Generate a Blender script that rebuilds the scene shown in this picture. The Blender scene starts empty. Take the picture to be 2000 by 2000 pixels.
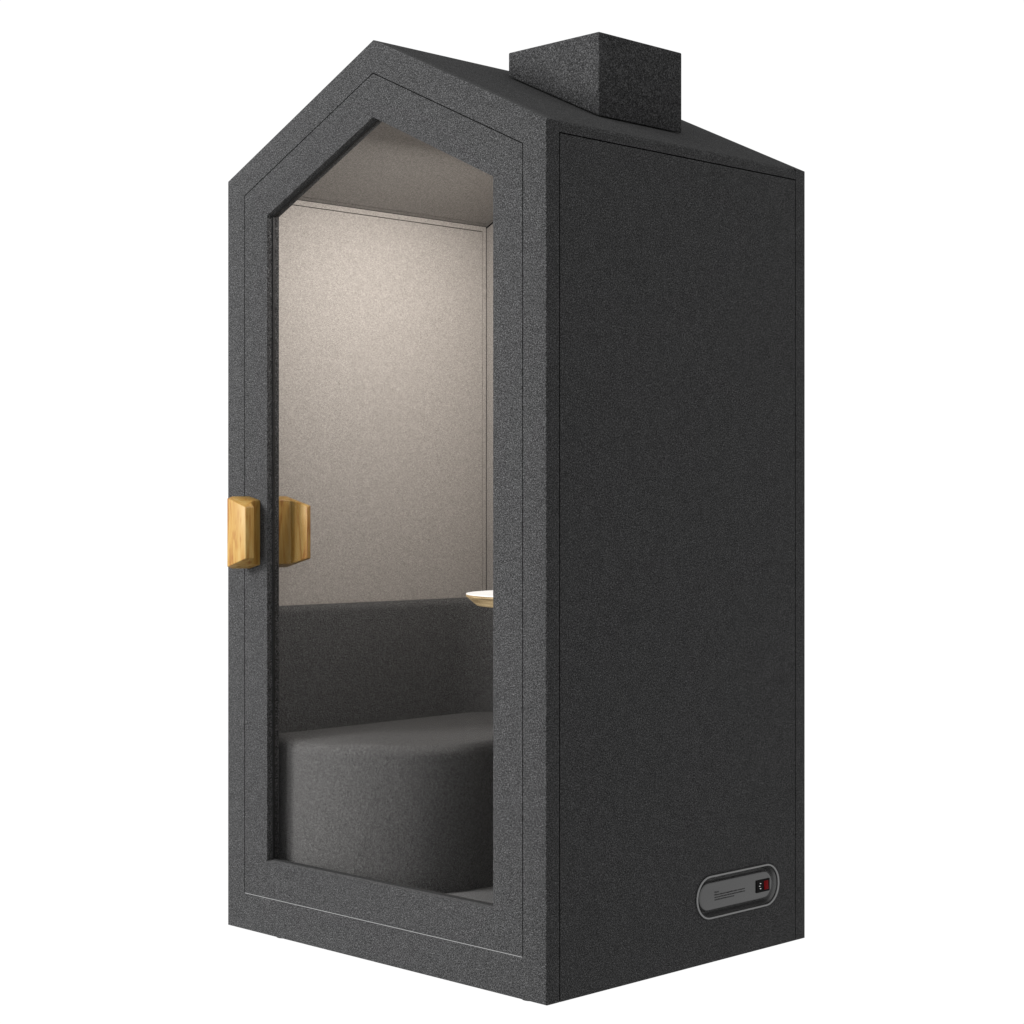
import bpy, bmesh, math
from mathutils import Vector

scene = bpy.context.scene
COL = scene.collection

# ------------------------------------------------------------------ measures (metres)
W, L, H, RISE = 1.2, 0.982, 2.0161, 0.2808
TAN = RISE / (W / 2)
COS = math.cos(math.atan(TAN))
ZA = H + RISE
GROUND = -0.0105
FD = 0.043            # depth of the front frame
BK = 0.940            # where the back frame starts
WT = 0.045            # wall thickness, lining included


# ------------------------------------------------------------------ materials
def new_mat(name):
    m = bpy.data.materials.new(name)
    m.use_nodes = True
    nt = m.node_tree
    return m, nt, nt.nodes["Principled BSDF"]


def plain(name, col, rough=0.6, metal=0.0, spec=0.5, coat=0.0):
    m, nt, p = new_mat(name)
    p.inputs["Base Color"].default_value = (*col, 1)
    p.inputs["Roughness"].default_value = rough
    p.inputs["Metallic"].default_value = metal
    p.inputs["Specular IOR Level"].default_value = spec
    p.inputs["Coat Weight"].default_value = coat
    return m


def fabric(name, dark, mid, light, scale=430.0, bump=0.5, dist=0.0012, mottle=0.12, sheen=0.0, contrast=0.16, stretch=(1, 1, 1)):
    """Heathered felt: fine fibre specks, slow mottling, a fibre bump."""
    m, nt, p = new_mat(name)
    N, K = nt.nodes, nt.links
    tc = N.new("ShaderNodeTexCoord")
    mp = N.new("ShaderNodeMapping")
    mp.inputs["Scale"].default_value = stretch
    K.new(tc.outputs["Object"], mp.inputs["Vector"])
    n1 = N.new("ShaderNodeTexNoise")
    n1.inputs["Scale"].default_value = scale
    n1.inputs["Detail"].default_value = 3.0
    n1.inputs["Roughness"].default_value = 0.75
    n1.inputs["Distortion"].default_value = 0.6
    K.new(mp.outputs["Vector"], n1.inputs["Vector"])
    n2 = N.new("ShaderNodeTexNoise")
    n2.inputs["Scale"].default_value = 38.0
    n2.inputs["Detail"].default_value = 4.0
    K.new(tc.outputs["Object"], n2.inputs["Vector"])
    mx = N.new("ShaderNodeMath")
    mx.operation = "MULTIPLY_ADD"
    sb = N.new("ShaderNodeMath")
    sb.operation = "SUBTRACT"
    sb.inputs[1].default_value = 0.5
    K.new(n2.outputs["Fac"], sb.inputs[0])
    K.new(sb.outputs[0], mx.inputs[0])
    mx.inputs[1].default_value = mottle
    K.new(n1.outputs["Fac"], mx.inputs[2])
    cr = N.new("ShaderNodeValToRGB")
    e = cr.color_ramp.elements
    e[0].position, e[0].color = 0.5 - contrast, (*dark, 1)
    e[1].position, e[1].color = 0.5 + contrast, (*light, 1)
    q = e.new(0.5)
    q.color = (*mid, 1)
    K.new(mx.outputs[0], cr.inputs["Fac"])
    K.new(cr.outputs["Color"], p.inputs["Base Color"])
    p.inputs["Roughness"].default_value = 0.95
    p.inputs["Specular IOR Level"].default_value = 0.0
    p.inputs["Sheen Weight"].default_value = sheen
    p.inputs["Sheen Roughness"].default_value = 0.6
    bp = N.new("ShaderNodeBump")
    bp.inputs["Strength"].default_value = bump
    bp.inputs["Distance"].default_value = dist
    K.new(n1.outputs["Fac"], bp.inputs["Height"])
    K.new(bp.outputs["Normal"], p.inputs["Normal"])
    return m


def g(v):
    return (v, v, v)


FELT = fabric("charcoal_felt", (0.002, 0.002, 0.002), (0.0155, 0.0155, 0.0158), (0.079, 0.079, 0.080), scale=385, bump=0.65, contrast=0.15, mottle=0.05, sheen=0.045)
CHIM = fabric("chimney_felt", (0.005, 0.005, 0.005), (0.020, 0.020, 0.0204), (0.075, 0.075, 0.076), scale=320, bump=0.65, dist=0.0014, mottle=0.05, sheen=0.01)
LINING = fabric("beige_lining", (0.150, 0.138, 0.125), (0.252, 0.233, 0.214), (0.355, 0.330, 0.305), scale=230, bump=0.35, mottle=0.05, contrast=0.2, stretch=(1, 1, 1.6))
UPHOL = fabric("bench_upholstery", (0.030, 0.0297, 0.0295), (0.062, 0.0612, 0.0605), (0.106, 0.105, 0.104), scale=225, bump=1.0, dist=0.005, mottle=0.03, contrast=0.2)
CEIL = fabric("ceiling_lining_dark", (0.112, 0.105, 0.098), (0.185, 0.174, 0.162), (0.258, 0.244, 0.228), scale=230, bump=0.35, mottle=0.05, contrast=0.2)  # same fabric as the lining, in a darker mix for the ceiling
CARPET = fabric("grey_carpet", g(0.075), g(0.10), g(0.13), scale=300, bump=0.5)
BLACK = plain("black_rubber", g(0.006), 0.6, spec=0.2)
SEAMSHADE = plain("seam_shade", g(0.010), 0.9, spec=0.0)  # near-black colour standing in for the shade inside the gaps
ALU = plain("pale_aluminium", g(0.15), 0.4, metal=0.0)
BEZEL = plain("grey_painted_metal", g(0.075), 0.24, metal=0.65)
RIM = plain("polished_dark_metal", g(0.17), 0.33, metal=1.0)
PLASTIC = plain("black_plastic", g(0.003), 0.5, spec=0.03)
PIN = plain("nickel_pin", g(0.7), 0.3, metal=0.6)
INK = plain("black_print", g(0.012), 0.7, spec=0.1)
RED = plain("red_rocker_plastic", (0.10, 0.0, 0.001), 0.35, spec=0.03)
WHITE = plain("white_laminate", (0.55, 0.545, 0.535), 0.35)
WHITEM = plain("white_lamp_metal", g(0.75), 0.5)


def wood():
    m, nt, p = new_mat("honey_wood")
    N, K = nt.nodes, nt.links
    tc = N.new("ShaderNodeTexCoord")
    mp = N.new("ShaderNodeMapping")
    mp.inputs["Scale"].default_value = (0.75, 0.75, 0.085)
    K.new(tc.outputs["Object"], mp.inputs["Vector"])
    n = N.new("ShaderNodeTexNoise")
    n.inputs["Scale"].default_value = 95
    n.inputs["Detail"].default_value = 5
    n.inputs["Roughness"].default_value = 0.6
    n.inputs["Distortion"].default_value = 0.9
    K.new(mp.outputs["Vector"], n.inputs["Vector"])
    cr = N.new("ShaderNodeValToRGB")
    e = cr.color_ramp.elements
    e[0].position, e[0].color = 0.33, (0.140, 0.056, 0.009, 1)
    e[1].position, e[1].color = 0.66, (0.228, 0.148, 0.046, 1)
    q = e.new(0.46)
    q.color = (0.203, 0.114, 0.025, 1)
    K.new(n.outputs["Fac"], cr.inputs["Fac"])
    K.new(cr.outputs["Color"], p.inputs["Base Color"])
    p.inputs["Roughness"].default_value = 0.5
    p.inputs["Specular IOR Level"].default_value = 0.25
    bp = N.new("ShaderNodeBump")
    bp.inputs["Strength"].default_value = 0.12
    bp.inputs["Distance"].default_value = 0.001
    K.new(n.outputs["Fac"], bp.inputs["Height"])
    K.new(bp.outputs["Normal"], p.inputs["Normal"])
    return m


def ply():
    m, nt, p = new_mat("plywood_edge")
    N, K = nt.nodes, nt.links
    tc = N.new("ShaderNodeTexCoord")
    mp = N.new("ShaderNodeMapping")
    mp.inputs["Scale"].default_value = (0.04, 0.04, 1)
    K.new(tc.outputs["Object"], mp.inputs["Vector"])
    n = N.new("ShaderNodeTexNoise")
    n.inputs["Scale"].default_value = 260
    n.inputs["Detail"].default_value = 2
    K.new(mp.outputs["Vector"], n.inputs["Vector"])
    cr = N.new("ShaderNodeValToRGB")
    e = cr.color_ramp.elements
    e[0].position, e[0].color = 0.36, (0.15, 0.10, 0.042, 1)
    e[1].position, e[1].color = 0.62, (0.34, 0.255, 0.135, 1)
    K.new(n.outputs["Fac"], cr.inputs["Fac"])
    K.new(cr.outputs["Color"], p.inputs["Base Color"])
    p.inputs["Roughness"].default_value = 0.55
    return m


def glass():
    m, nt, p = new_mat("clear_glass")
    N, K = nt.nodes, nt.links
    out = N["Material Output"]
    t = N.new("ShaderNodeBsdfTransparent")
    t.inputs["Color"].default_value = (0.965, 0.962, 0.96, 1)
    gl = N.new("ShaderNodeBsdfGlossy")
    gl.inputs["Roughness"].default_value = 0.02
    mix = N.new("ShaderNodeMixShader")
    mix.inputs[0].default_value = 0.004
    K.new(t.outputs[0], mix.inputs[1])
    K.new(gl.outputs[0], mix.inputs[2])
    K.new(mix.outputs[0], out.inputs["Surface"])
    return m


def translucent_white():
    m, nt, p = new_mat("backlit_floor_white")
    N, K = nt.nodes, nt.links
    t = N.new("ShaderNodeBsdfTranslucent")
    t.inputs["Color"].default_value = (1, 1, 1, 1)
    K.new(t.outputs[0], N["Material Output"].inputs["Surface"])
    return m


def lamp_mat():
    m, nt, p = new_mat("warm_lamp_diffuser")
    p.inputs["Base Color"].default_value = (0.8, 0.8, 0.8, 1)
    p.inputs["Emission Color"].default_value = (1.0, 0.86, 0.72, 1)
    p.inputs["Emission Strength"].default_value = 4.0
    m.cycles.emission_sampling = "NONE"
    return m


WOOD, PLY, GLASS, FLOORW, LAMPM = wood(), ply(), glass(), translucent_white(), lamp_mat()


# ------------------------------------------------------------------ object helpers
def thing(name, label, cat, loc):
    o = bpy.data.objects.new(name, None)
    o.empty_display_size = 0.1
    COL.objects.link(o)
    o.location = loc
    o["label"] = label
    o["category"] = cat
    return o


def wloc(o):
    v = Vector((0, 0, 0))
    while o:
        v += o.location
        o = o.parent
    return v


def link(name, me, mat, parent=None, label=None):
    o = bpy.data.objects.new(name, me)
    COL.objects.link(o)
    if mat and not me.materials:
        me.materials.append(mat)
    if parent:
        o.parent = parent
        o.location = -wloc(parent)      # meshes are written in world coordinates
    if label:
        o["label"] = label
    return o


def obj(name, bm, mat, parent=None, label=None, smooth=None):
    bmesh.ops.recalc_face_normals(bm, faces=bm.faces)
    me = bpy.data.meshes.new(name)
    bm.to_mesh(me)
    bm.free()
    if smooth is not None:
        me.polygons.foreach_set("use_smooth", [True] * len(me.polygons))
        me.set_sharp_from_angle(angle=math.radians(smooth))
    return link(name, me, mat, parent, label)


def shade_seam(o, test):
    """second material (gap shade painted near black) on the edge faces that line a seam"""
    o.data.materials.append(SEAMSHADE)
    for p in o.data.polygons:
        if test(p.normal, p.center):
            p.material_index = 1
    return o


def bevel(bm, pred, width, seg=3):
    ed = [e for e in bm.edges if pred(e.verts[0].co, e.verts[1].co)]
    if ed:
        bmesh.ops.bevel(bm, geom=ed, offset=width, segments=seg, profile=0.5, affect="EDGES", clamp_overlap=True)


def box(bm, x0, x1, y0, y1, z0, z1):
    v = [bm.verts.new((x, y, z)) for x in (x0, x1) for y in (y0, y1) for z in (z0, z1)]
    for f in ((0, 1, 3, 2), (4, 6, 7, 5), (0, 4, 5, 1), (2, 3, 7, 6), (0, 2, 6, 4), (1, 5, 7, 3)):
        bm.faces.new([v[i] for i in f])
    return v


def prism(bm, pts, y0, y1):
    """polygon in x,z swept along y"""
    a = [bm.verts.new((x, y0, z)) for x, z in pts]
    b = [bm.verts.new((x, y1, z)) for x, z in pts]
    n = len(pts)
    bm.faces.new(a)
    bm.faces.new(b[::-1])
    for i in range(n):
        bm.faces.new((a[i], b[i], b[(i + 1) % n], a[(i + 1) % n]))


def skin(bm, loops, closed=False, cap0=False, cap1=False):
    """loops of equal length joined into a surface"""
    vs = [[bm.verts.new(p) for p in lp] for lp in loops]
    n = len(vs[0])
    m = len(vs)
    for k in range(m if closed else m - 1):
        a, b = vs[k], vs[(k + 1) % m]
        for i in range(n):
            bm.faces.new((a[i], a[(i + 1) % n], b[(i + 1) % n], b[i]))
    if cap0:
        bm.faces.new(vs[0][::-1])
    if cap1:
        bm.faces.new(vs[-1])
    return vs


def roof_z(x):
    return H + (x if x < W / 2 else W - x) * TAN


def pent(dside, dtop, dbot):
    """house outline inset from the outer outline"""
    dz = dtop / COS
    return [(dside, dbot), (W - dside, dbot), (W - dside, roof_z(dside) - dz), (W / 2, ZA - dz), (dside, roof_z(dside) - dz)]


def ring(bm, prof):
    """prof: list of (side inset, top inset, bottom inset, y)"""
    return skin(bm, [[(x, y, z) for x, z in pent(a, b, c)] for a, b, c, y in prof], closed=True)


def stadium(cy, cz, ly, lz, n=28):
    """stadium outline in the y,z plane"""
    r = lz / 2
    h = ly / 2 - r
    out = []
    for s in range(2):
        c = cy + (h if s == 0 else -h)
        for i in range(n + 1):
            a = -math.pi / 2 + math.pi * i / n + (math.pi if s else 0)
            out.append((c + r * math.cos(a), cz + r * math.sin(a)))
    return out


def rrect(x0, x1, y0, y1, r, n=14):
    """rounded rectangle in x,y; r = radii at (x0y0, x1y0, x1y1, x0y1)"""
    cs = ((x0, y0, 1, 1, math.pi), (x1, y0, -1, 1, 1.5 * math.pi), (x1, y1, -1, -1, 0), (x0, y1, 1, -1, 0.5 * math.pi))
    out = []
    for (x, y, sx, sy, a0), rr in zip(cs, r):
        for i in range(n + 1):
            a = a0 + 0.5 * math.pi * i / n
            out.append((x + sx * rr + rr * math.cos(a), y + sy * rr + rr * math.sin(a)))
    return out


# ------------------------------------------------------------------ setting: added white floor, lit through from below so no shadow shows
bm = bmesh.new()
q = [bm.verts.new(p) for p in ((-15, -15, GROUND), (15, -15, GROUND), (15, 15, GROUND), (-15, 15, GROUND))]
bm.faces.new(q)
fl = obj("floor", bm, FLOORW)
fl["kind"] = "structure"

# ------------------------------------------------------------------ the booth
booth = thing("phone_booth", "charcoal felt office booth shaped like a small house with a glazed door and chimney", "phone booth", (W / 2, L / 2, GROUND))

SEAM = 0.0750        # inset of the gap round the door
SB = 0.0980
# front frame with a rebate for the door
bm = bmesh.new()
gp = 0.0014
ring(bm, [(0, 0, 0, FD), (0, 0, 0, 0), (SEAM - gp, SEAM - gp, SB - 0.0016, 0), (SEAM - gp, SEAM - gp, SB - 0.0016, 0.0205),
          (0.090, 0.090, 0.1125, 0.0205), (0.090, 0.090, 0.1125, FD)])


def outer_front(a, b):
    def on(p):
        return abs(p.y) < 1e-5 and (abs(p.x) < 1e-4 or abs(p.x - W) < 1e-4 or abs(p.z) < 1e-4 or abs(p.z - roof_z(p.x)) < 1e-4)
    return on(a) and on(b)


bevel(bm, outer_front, 0.003, 3)
obj("front_frame", bm, FELT, booth, smooth=35)

# threshold strip that shows as a pale line under the door
bm = bmesh.new()
box(bm, SEAM + 0.001, W - SEAM - 0.001, -0.0004, 0.016, SB - 0.0008, SB + 0.0004)
obj("threshold_strip", bm, ALU, booth)

# back frame and back panel
bm = bmesh.new()
ring(bm, [(0, 0, 0, L), (0, 0, 0, BK), (0.085, 0.085, 0.1, BK), (0.085, 0.085, 0.1, L)])


def outer_back(a, b):
    def on(p):
        return abs(p.y - L) < 1e-5 and (abs(p.x) < 1e-4 or abs(p.x - W) < 1e-4 or abs(p.z) < 1e-4 or abs(p.z - roof_z(p.x)) < 1e-4)
    return on(a) and on(b)


bevel(bm, outer_back, 0.004, 4)
shade_seam(obj("back_frame", bm, FELT, booth, smooth=35), lambda n, c: n.y < -0.9 and abs(c.y - BK) < 1e-4)
bm = bmesh.new()
prism(bm, pent(0.087, 0.087, 0.102), BK, L - 0.001)
obj("back_panel", bm, FELT, booth)

# side panels (the right one with the hole for the power inlet)
PY0, PY1, PZ0, PZ1 = FD + 0.0030, BK - 0.0026, 0.0, 1.9876
PCY, PCZ, PLY_, PLZ = 0.6976, 0.1625, 0.335, 0.1095
bm = bmesh.new()
box(bm, 0, 0.040, PY0, PY1, PZ0, PZ1)
shade_seam(obj("side_panel", bm, FELT, booth), lambda n, c: abs(n.x) < 0.5 and (c.y < PY0 + 0.001 or c.y > PY1 - 0.001 or c.z > PZ1 - 0.001))
bm = bmesh.new()
outer = [bm.verts.new((W, y, z)) for y, z in ((PY0, PZ0), (PY1, PZ0), (PY1, PZ1), (PY0, PZ1))]
hole = [bm.verts.new((W, y, z)) for y, z in stadium(PCY, PCZ, PLY_ - 0.004, PLZ - 0.004)]
ed = []
for lp in (outer, hole):
    for i in range(len(lp)):
        ed.append(bm.edges.new((lp[i], lp[(i + 1) % len(lp)])))
res = bmesh.ops.triangle_fill(bm, use_beauty=True, use_dissolve=False, edges=ed)
faces = [f for f in res["geom"] if isinstance(f, bmesh.types.BMFace)]
ex = bmesh.ops.extrude_face_region(bm, geom=faces)
for v in [v for v in ex["geom"] if isinstance(v, bmesh.types.BMVert)]:
    v.co.x -= 0.040
shade_seam(obj("side_panel", bm, FELT, booth), lambda n, c: abs(n.x) < 0.5 and (c.y < PY0 + 0.001 or c.y > PY1 - 0.001 or c.z > PZ1 - 0.001))

# roof: two slabs with a vertical fascia
for s in (0, 1):
    bm = bmesh.new()
    e = 0.0 if s == 0 else W
    i = 0.045 if s == 0 else W - 0.045
    prism(bm, [(e, H), (e, 1.9906), (i, 1.9906), (W / 2, ZA - 0.047), (W / 2, ZA)], FD + 0.0008, BK - 0.0006)
    bevel(bm, lambda a, b: abs(a.x - e) < 1e-5 and abs(b.x - e) < 1e-5 and abs(a.z - H) < 1e-4 and abs(b.z - H) < 1e-4, 0.011, 5)
    shade_seam(obj("roof_panel", bm, FELT, booth, smooth=35), lambda n, c: n.z < -0.95)

# interior: floor, wall linings with a seam round their edge, ceiling linings
FZ = 0.118
bm = bmesh.new()
box(bm, 0.040, W - 0.040, FD, BK, 0.02, FZ)
obj("floor_panel", bm, CARPET, booth)


def lined(name, to3, u0, u1, v0, v1, th=0.005, edge=0.0142, gap=0.0024, mat=None):
    """a fabric panel with a separate edge band; (u, v, depth) -> world. Depth 0 is the wall, th its face."""
    bm = bmesh.new()
    A = [(u0, v0), (u1, v0), (u1, v1), (u0, v1)]
    B = [(u0 + edge, v0 + edge), (u1 - edge, v0 + edge), (u1 - edge, v1 - edge), (u0 + edge, v1 - edge)]
    C_ = [(u0 + edge + gap, v0 + edge + gap), (u1 - edge - gap, v0 + edge + gap), (u1 - edge - gap, v1 - edge - gap), (u0 + edge + gap, v1 - edge - gap)]
    skin(bm, [[to3(u, v, d) for u, v in lp] for lp, d in ((A, 0.0005), (A, th), (B, th), (B, 0.0005))], closed=False)
    skin(bm, [[to3(u, v, d) for u, v in lp] for lp, d in ((C_, 0.0005), (C_, th + 0.0006))], cap1=True)
    return obj(name, bm, mat or LINING, booth)


lined("wall_lining", lambda u, v, d: (0.040 + d, u, v), FD + 0.001, BK - 0.006, FZ + 0.001, 1.9846)
lined("wall_lining", lambda u, v, d: (W - 0.040 - d, u, v), FD + 0.001, BK - 0.006, FZ + 0.001, 1.9846)
sl = math.hypot(W / 2 - 0.046, (W / 2 - 0.046) * TAN)


def ceil_l(u, v, d):
    x = 0.046 + v * COS
    return (x + d * COS * TAN, u, roof_z(x) - 0.047 / 1 - d * COS)


def ceil_r(u, v, d):
    x, y, z = ceil_l(u, v, d)
    return (W - x, y, z)


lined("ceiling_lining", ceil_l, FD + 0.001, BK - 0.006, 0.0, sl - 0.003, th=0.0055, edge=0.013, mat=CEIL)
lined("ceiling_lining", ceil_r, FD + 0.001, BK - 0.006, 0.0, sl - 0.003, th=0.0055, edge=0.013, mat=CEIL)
# back wall lining (house shaped)
bm = bmesh.new()
prism(bm, [(0.0466, FZ + 0.001), (W - 0.0466, FZ + 0.001), (W - 0.0466, 1.980), (W / 2, 2.236), (0.0466, 1.980)], 0.935, BK - 0.0004)
obj("wall_lining", bm, LINING, booth)

# chimney: square felt box whose foot follows the roof slope
bm = bmesh.new()
X0, X1, Y0, Y1, ZT = 0.7195, 1.036, 0.357, 0.6745, 2.3045
v = box(bm, X0, X1, Y0, Y1, 0, 1)
for p in v:
    p.co.z = ZT if p.co.z > 0.5 else roof_z(p.co.x) + 0.0035
bevel(bm, lambda a, b: True, 0.004, 3)
ch = obj("chimney", bm, CHIM, booth, smooth=40)
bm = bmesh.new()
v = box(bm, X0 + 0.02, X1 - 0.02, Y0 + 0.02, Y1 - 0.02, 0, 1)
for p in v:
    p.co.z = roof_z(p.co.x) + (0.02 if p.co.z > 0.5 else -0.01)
obj("chimney_base", bm, SEAMSHADE, ch)

# feet
for x, y in ((0.186, 0.050), (1.104, 0.050), (0.16, L - 0.16), (W - 0.16, L - 0.16)):
    bm = bmesh.new()
    bmesh.ops.create_cone(bm, cap_ends=True, segments=24, radius1=0.0225, radius2=0.021, depth=-GROUND)
    bmesh.ops.translate(bm, verts=bm.verts, vec=(x, y, GROUND / 2))
    obj("foot", bm, FELT if y < 0.1 else BLACK, booth, smooth=40)

# ------------------------------------------------------------------ door
bm = bmesh.new()
WI, WTOP, WB = 0.1730, 0.1742, 0.1962
ring(bm, [(SEAM + gp, SEAM + gp, SB + 0.0016, 0), (WI, WTOP, WB, 0), (WI, WTOP, WB, 0.0405), (0.0915, 0.0915, 0.1145, 0.0405),
          (0.0915, 0.0915, 0.1145, 0.019), (SEAM + gp, SEAM + gp, SB + 0.0016, 0.019)])
wpts = [Vector((x, 0, z)) for x, z in pent(WI, WTOP, WB)]


def win_edge(a, b):
    def on(p):
        return (abs(p.y) < 1e-5 or abs(p.y - 0.0405) < 1e-5) and any((Vector((p.x, 0, p.z)) - w).length < 1e-4 for w in wpts)
    return on(a) and on(b) and abs(a.y - b.y) < 1e-5


bevel(bm, win_edge, 0.0018, 2)
door = obj("door", bm, FELT, booth, smooth=35)
bm = bmesh.new()
ring(bm, [(WI - 0.002, WTOP - 0.002, WB - 0.002, 0.0175), (WI + 0.0036, WTOP + 0.0036, WB + 0.0036, 0.0175),
          (WI + 0.0036, WTOP + 0.0036, WB + 0.0036, 0.0232), (WI - 0.002, WTOP - 0.002, WB - 0.002, 0.0232)])
obj("gasket", bm, BLACK, door)
bm = bmesh.new()
prism(bm, pent(WI + 0.0038, WTOP + 0.0038, WB + 0.0038), 0.0187, 0.0222)
obj("glass_pane", bm, GLASS, door)


def handle(plan, zc, label):
    """plan: list of (x, y, half height), one closed outline; h may differ per corner"""
    bm = bmesh.new()
    top = [bm.verts.new((x, y, zc + h)) for x, y, h in plan]
    bot = [bm.verts.new((x, y, zc - h)) for x, y, h in plan]
    n = len(plan)
    for i in range(n):
        bm.faces.new((top[i], top[(i + 1) % n], bot[(i + 1) % n], bot[i]))
    for lp in (top, bot):
        bmesh.ops.triangle_fill(bm, use_beauty=True, edges=[bm.edges.get((lp[i], lp[(i + 1) % n])) for i in range(n)])
    bmesh.ops.recalc_face_normals(bm, faces=bm.faces)
    bm.normal_update()
    bevel(bm, lambda a, b: False, 0.001)
    ed = [e for e in bm.edges if len(e.link_faces) == 2 and e.calc_face_angle(0) > math.radians(35) and e.is_convex]
    bmesh.ops.bevel(bm, geom=ed, offset=0.0022, segments=3, profile=0.5, affect="EDGES", clamp_overlap=True)
    return obj("handle", bm, WOOD, door, label, smooth=40)


ZH = 1.0655
handle([(0.1440, 0.0, 0.0858), (0.1440, -0.026, 0.0835), (0.1475, -0.033, 0.079), (0.1640, -0.036, 0.0680),
        (0.1640, -0.0635, 0.0676), (0.1575, -0.0655, 0.0700), (0.0850, -0.0655, 0.0912), (0.0850, -0.050, 0.0965), (0.0850, 0.0, 0.0965), (0.100, 0.0, 0.0965)],
       ZH, "outer wooden handle, brightly lit")
handle([(0.0950, 0.0405, 0.0963), (0.1540, 0.0405, 0.0860), (0.1540, 0.082, 0.0860), (0.1590, 0.0905, 0.0850), (0.180, 0.0935, 0.0800),
        (0.2245, 0.094, 0.0690), (0.2245, 0.106, 0.0700), (0.220, 0.1085, 0.0715), (0.1200, 0.1085, 0.0963), (0.0950, 0.1085, 0.0963)],
       1.0663, "inner wooden handle seen through the glass")

# ------------------------------------------------------------------ power panel on the right side
bm = bmesh.new()
rim, prof = [(0.0, -0.002)], []
for k in range(9):                                  # rounded rim
    t = math.pi * k / 8
    rim.append((0.0031 - 0.0031 * math.cos(t), 0.0012 + 0.0046 * math.sin(t)))
rim.append((0.0064, -0.001))
prof += [(0.0060, -0.0002), (0.0070, -0.0020), (0.0100, -0.0085), (0.0130, -0.0130), (0.0155, -0.0150), (0.0176, -0.0140), (0.0188, -0.0118)]
for k in range(7):                                  # rounded shoulder of the inner plate
    t = math.pi / 2 * k / 6
    prof.append((0.0250 - 0.0058 * math.cos(t), -0.0090 + 0.0060 * math.sin(t)))


def dish(p):
    return [[(W + d, y, z) for y, z in stadium(PCY, PCZ, PLY_ - 2 * i, PLZ - 2 * i)] for i, d in p]


skin(bm, dish(prof), cap1=True)
PXW = W - 0.0030
panel = obj("power_panel", bm, BEZEL, booth, smooth=50)
bm = bmesh.new()
skin(bm, dish(rim))
obj("rim", bm, RIM, panel, smooth=60)
sh = 0.0045
bm = bmesh.new()
box(bm, PXW - 0.002, PXW + 0.0025, 0.771 + sh, 0.8255 + sh, 0.1457, 0.1777)
bevel(bm, lambda a, b: True, 0.0008, 2)
sock = obj("power_socket", bm, PLASTIC, panel)
bm = bmesh.new()
for y, z, w in ((0.7853, 0.1687, 0.0048), (0.7822, 0.1623, 0.0036), (0.7853, 0.1557, 0.0048)):
    box(bm, PXW + 0.002, PXW + 0.0040, y + sh - w / 2, y + sh + w / 2, z - 0.0008, z + 0.0008)
obj("pin", bm, PIN, panel)
bm = bmesh.new()
a = [(PXW + 0.0022, 0.0), (PXW + 0.0030, 0.0), (PXW + 0.0032, 0.011), (PXW + 0.0046, 0.0225), (PXW + 0.0022, 0.0225)]
lo = [[(x, y, 0.1735 - z) for x, z in a] for y in (0.8010 + sh, 0.8185 + sh)]
skin(bm, lo, cap0=True, cap1=True)
bevel(bm, lambda a, b: True, 0.0008, 2)
obj("rocker_switch", bm, RED, panel, smooth=40)

# the printed note: four short lines
TX = (("Notes:", 0.0174, 0.1716), ("1.Please confirm your supply before turning on the power", 0.1225, 0.1650),
      ("and connect the socket with the attached cord before use", 0.1225, 0.1588), ("switch this unit off when it is not in use", 0.0785, 0.1526))
vs, fs = [], []
for s, width, z in TX:
    cu = bpy.data.curves.new("note", "FONT")
    cu.body = s
    cu.size = 0.0046
    cu.resolution_u = 2
    cu.offset = 0.00016
    to = bpy.data.objects.new("note", cu)
    COL.objects.link(to)
    bpy.context.view_layer.update()
    dg = bpy.context.evaluated_depsgraph_get()
    tm = bpy.data.meshes.new_from_object(to.evaluated_get(dg))
    xs = [v.co.x for v in tm.vertices]
    k = width / (max(xs) - min(xs))
    base = len(vs)
    for v in tm.vertices:
        vs.append((PXW + 0.0004, 0.6035 + sh + (v.co.x - min(xs)) * k, z - 0.0017 + v.co.y * 1.05))
    for f in tm.polygons:
        fs.append([base + i for i in f.vertices])
    bpy.data.objects.remove(to)
    bpy.data.meshes.remove(tm)
    bpy.data.curves.remove(cu)
me = bpy.data.meshes.new("lettering")
me.from_pydata(vs, [], fs)
link("lettering", me, INK, panel)

# ------------------------------------------------------------------ ceiling lamp (out of sight under the ridge, lights the inside)
def bar(dx, dy, z):
    return [(0.6 + i, 0.44 + j, z) for i, j in ((-dx, -dy), (dx, -dy), (dx, dy), (-dx, dy))]


bm = bmesh.new()
skin(bm, [bar(0.050, 0.295, 2.15), bar(0.050, 0.295, 2.122), bar(0.056, 0.301, 2.122), bar(0.062, 0.307, 2.21)], cap0=True, cap1=True)
lampo = obj("ceiling_light", bm, WHITEM, booth)
bm = bmesh.new()
skin(bm, [bar(0.049, 0.294, 2.1405), bar(0.049, 0.294, 2.1365)], cap0=True, cap1=True)
obj("diffuser", bm, LAMPM, lampo)

# ------------------------------------------------------------------ bench inside
bench = thing("bench", "dark grey upholstered bench with rounded corner and low backrest inside the booth", "bench", (0.33, 0.48, FZ))
bm = bmesh.new()
SZ, R = 0.526, 0.028


def seat_loop(z, i, dx):
    return [(x, y, z) for x, y in rrect(0.090 + i, 0.574 - dx - i, 0.066 + i, 0.900 - i, (max(0.024 - i, 0.004), max(0.345 - i, 0.02), max(0.10 - i, 0.01), max(0.12 - i, 0.01)))]


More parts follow.
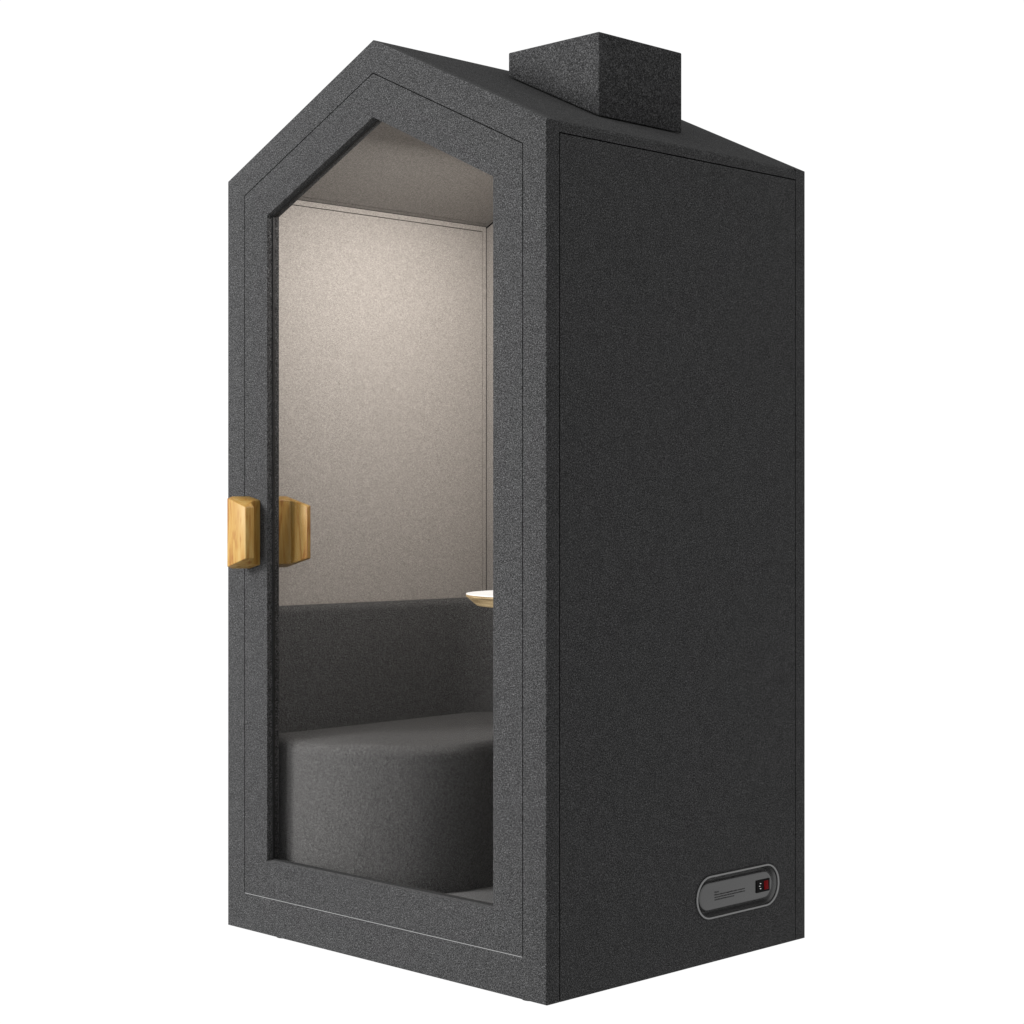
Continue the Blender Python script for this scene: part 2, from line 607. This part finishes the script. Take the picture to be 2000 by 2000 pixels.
lp = [seat_loop(FZ + 0.001, 0.0, 0.020), seat_loop(0.30, 0.0, 0.008), seat_loop(SZ - R, 0.0, 0.0)]
for k in range(1, 9):
    a = math.pi / 2 * k / 8
    lp.append(seat_loop(SZ - R + R * math.sin(a), R * (1 - math.cos(a)), 0.0))
rim_loop = lp[-1]
for t in (0.12, 0.28, 0.48, 0.70, 0.90):
    lp.append([(x + (0.30 - x) * t, y + (0.50 - y) * t, z) for x, y, z in rim_loop])
for lv in lp:                                       # the cushion falls a little towards its front edges
    for k, (x, y, z) in enumerate(lv):
        if z > 0.46:
            tx = max(0.0, min(1.0, (x - 0.10) / 0.46)) ** 1.6
            ty = max(0.0, min(1.0, (0.32 - y) / 0.25)) ** 1.6 * max(0.0, min(1.0, (x - 0.09) / 0.09))
            lv[k] = (x, y, z - 0.020 * max(tx, ty) * min(1.0, (z - 0.46) / 0.035))
skin(bm, lp, cap0=True, cap1=True)
obj("seat", bm, UPHOL, bench, smooth=60)

bm = bmesh.new()
TH, RB, TOPZ = 0.031, 0.022, 0.862
path = []
wx, wy = 0.0462, 0.9340
for i in range(9):
    y = 0.060 + (0.765 - 0.060) * i / 8
    path.append(((wx, y), (wx + TH, y)))
rf = 0.138
cx, cy_ = wx + TH + rf, 0.765
for i in range(1, 17):
    a = math.pi / 2 * i / 16
    p = (cx - rf * math.cos(a), cy_ + rf * math.sin(a))
    if a <= math.pi / 4:
        o_ = (wx, cy_ + (wy - cy_) * math.tan(a))
    else:
        o_ = (wx + (cx - wx) * (1 - math.tan(math.pi / 2 - a)), wy)
    path.append((o_, p))
for i in range(1, 7):
    x = cx + (0.70 - cx) * i / 6
    path.append(((x, wy), (x, cy_ + rf)))
loops = []
for o_, p in path:
    d = Vector((p[0] - o_[0], p[1] - o_[1]))
    ln = d.length
    d = d / ln
    sec = [(0, FZ + 0.001), (0, TOPZ)]
    for k in range(7):
        a = math.pi / 2 * k / 6
        sec.append((ln - RB + RB * math.sin(a), TOPZ - RB + RB * math.cos(a)))
    sec.append((ln, 0.70))
    sec.append((ln, 0.56))
    sec.append((ln, FZ + 0.001))
    loops.append([(o_[0] + d.x * t, o_[1] + d.y * t, z) for t, z in sec])
skin(bm, loops, cap0=True, cap1=True)
obj("backrest", bm, UPHOL, bench, smooth=60)

# ------------------------------------------------------------------ table inside
table = thing("wall_table", "small white table with light plywood edge beside the bench, half hidden by the door frame", "table", (0.9, 0.49, FZ))
TX0, TX1, TY0, TY1, TZ = 0.546, W - 0.0458, 0.215, 0.765, 0.910


def tloop(z, i):
    return [(x, y, z) for x, y in rrect(TX0 + i, TX1, TY0 + i, TY1 - i, (0.2745 - i, 0.012, 0.012, 0.2745 - i), 24)]


bm = bmesh.new()
skin(bm, [tloop(TZ - 0.0018, 0.0002), tloop(TZ, 0.0002)], cap0=True, cap1=True)
obj("table_top", bm, WHITE, table)
bm = bmesh.new()
skin(bm, [tloop(TZ - 0.030, 0.027), tloop(TZ - 0.0085, 0.002), tloop(TZ - 0.0075, 0.0), tloop(TZ - 0.0019, 0.0)], cap0=True, cap1=True)
obj("plywood_edge", bm, PLY, table, smooth=30)
bm = bmesh.new()
box(bm, TX1 - 0.10, TX1, 0.44, 0.54, FZ + 0.001, TZ - 0.0302)
obj("bracket", bm, FELT, table)

# ------------------------------------------------------------------ light
w = bpy.data.worlds.new("World")
scene.world = w
w.use_nodes = True
bg = w.node_tree.nodes["Background"]
bg.inputs["Color"].default_value = (1, 1, 1, 1)
bg.inputs["Strength"].default_value = 1.03


def area(name, loc, target, size, power, col=(1, 1, 1), shape="RECTANGLE", size_y=None, spread=180):
    d = bpy.data.lights.new(name, "AREA")
    d.shape = shape
    d.size = size
    if size_y:
        d.size_y = size_y
    d.energy = power
    d.color = col
    d.spread = math.radians(spread)
    o = bpy.data.objects.new(name, d)
    COL.objects.link(o)
    o.location = loc
    o.rotation_euler = (Vector(target) - Vector(loc)).to_track_quat("-Z", "Y").to_euler()
    return o


area("studio_softbox", (-2.2, -6.4, 3.3), (0.6, 0.0, 1.1), 1.8, 1150, size_y=2.2)
area("front_softbox", (0.45, -6.4, 1.7), (0.6, 0.0, 1.1), 1.4, 320, size_y=1.8)
bl = area("booth_lamp", (0.6, 0.44, 2.121), (0.6, 0.44, 0.0), 0.10, 21.5, col=(1.0, 0.97, 0.94), size_y=0.58)
bl.rotation_euler = (0, 0, 0)

# ------------------------------------------------------------------ camera (level, two-point perspective)
cam = bpy.data.cameras.new("camera")
co = bpy.data.objects.new("camera", cam)
COL.objects.link(co)
co.location = (4.22849, -3.13814, 1.12772)
co.rotation_euler = (math.radians(90), 0, math.radians(45))
cam.sensor_width = 36
cam.lens = 36 * 3751 / 2000
cam.shift_y = -5.6 / 2000
cam.clip_start = 0.05
cam.clip_end = 200
scene.camera = co

scene.view_settings.view_transform = "Standard"
scene.view_settings.look = "None"
scene.view_settings.exposure = 0
scene.view_settings.gamma = 1
scene.cycles.use_denoising = True
scene.cycles.sample_clamp_indirect = 4.0
scene.cycles.max_bounces = 12
scene.cycles.diffuse_bounces = 6
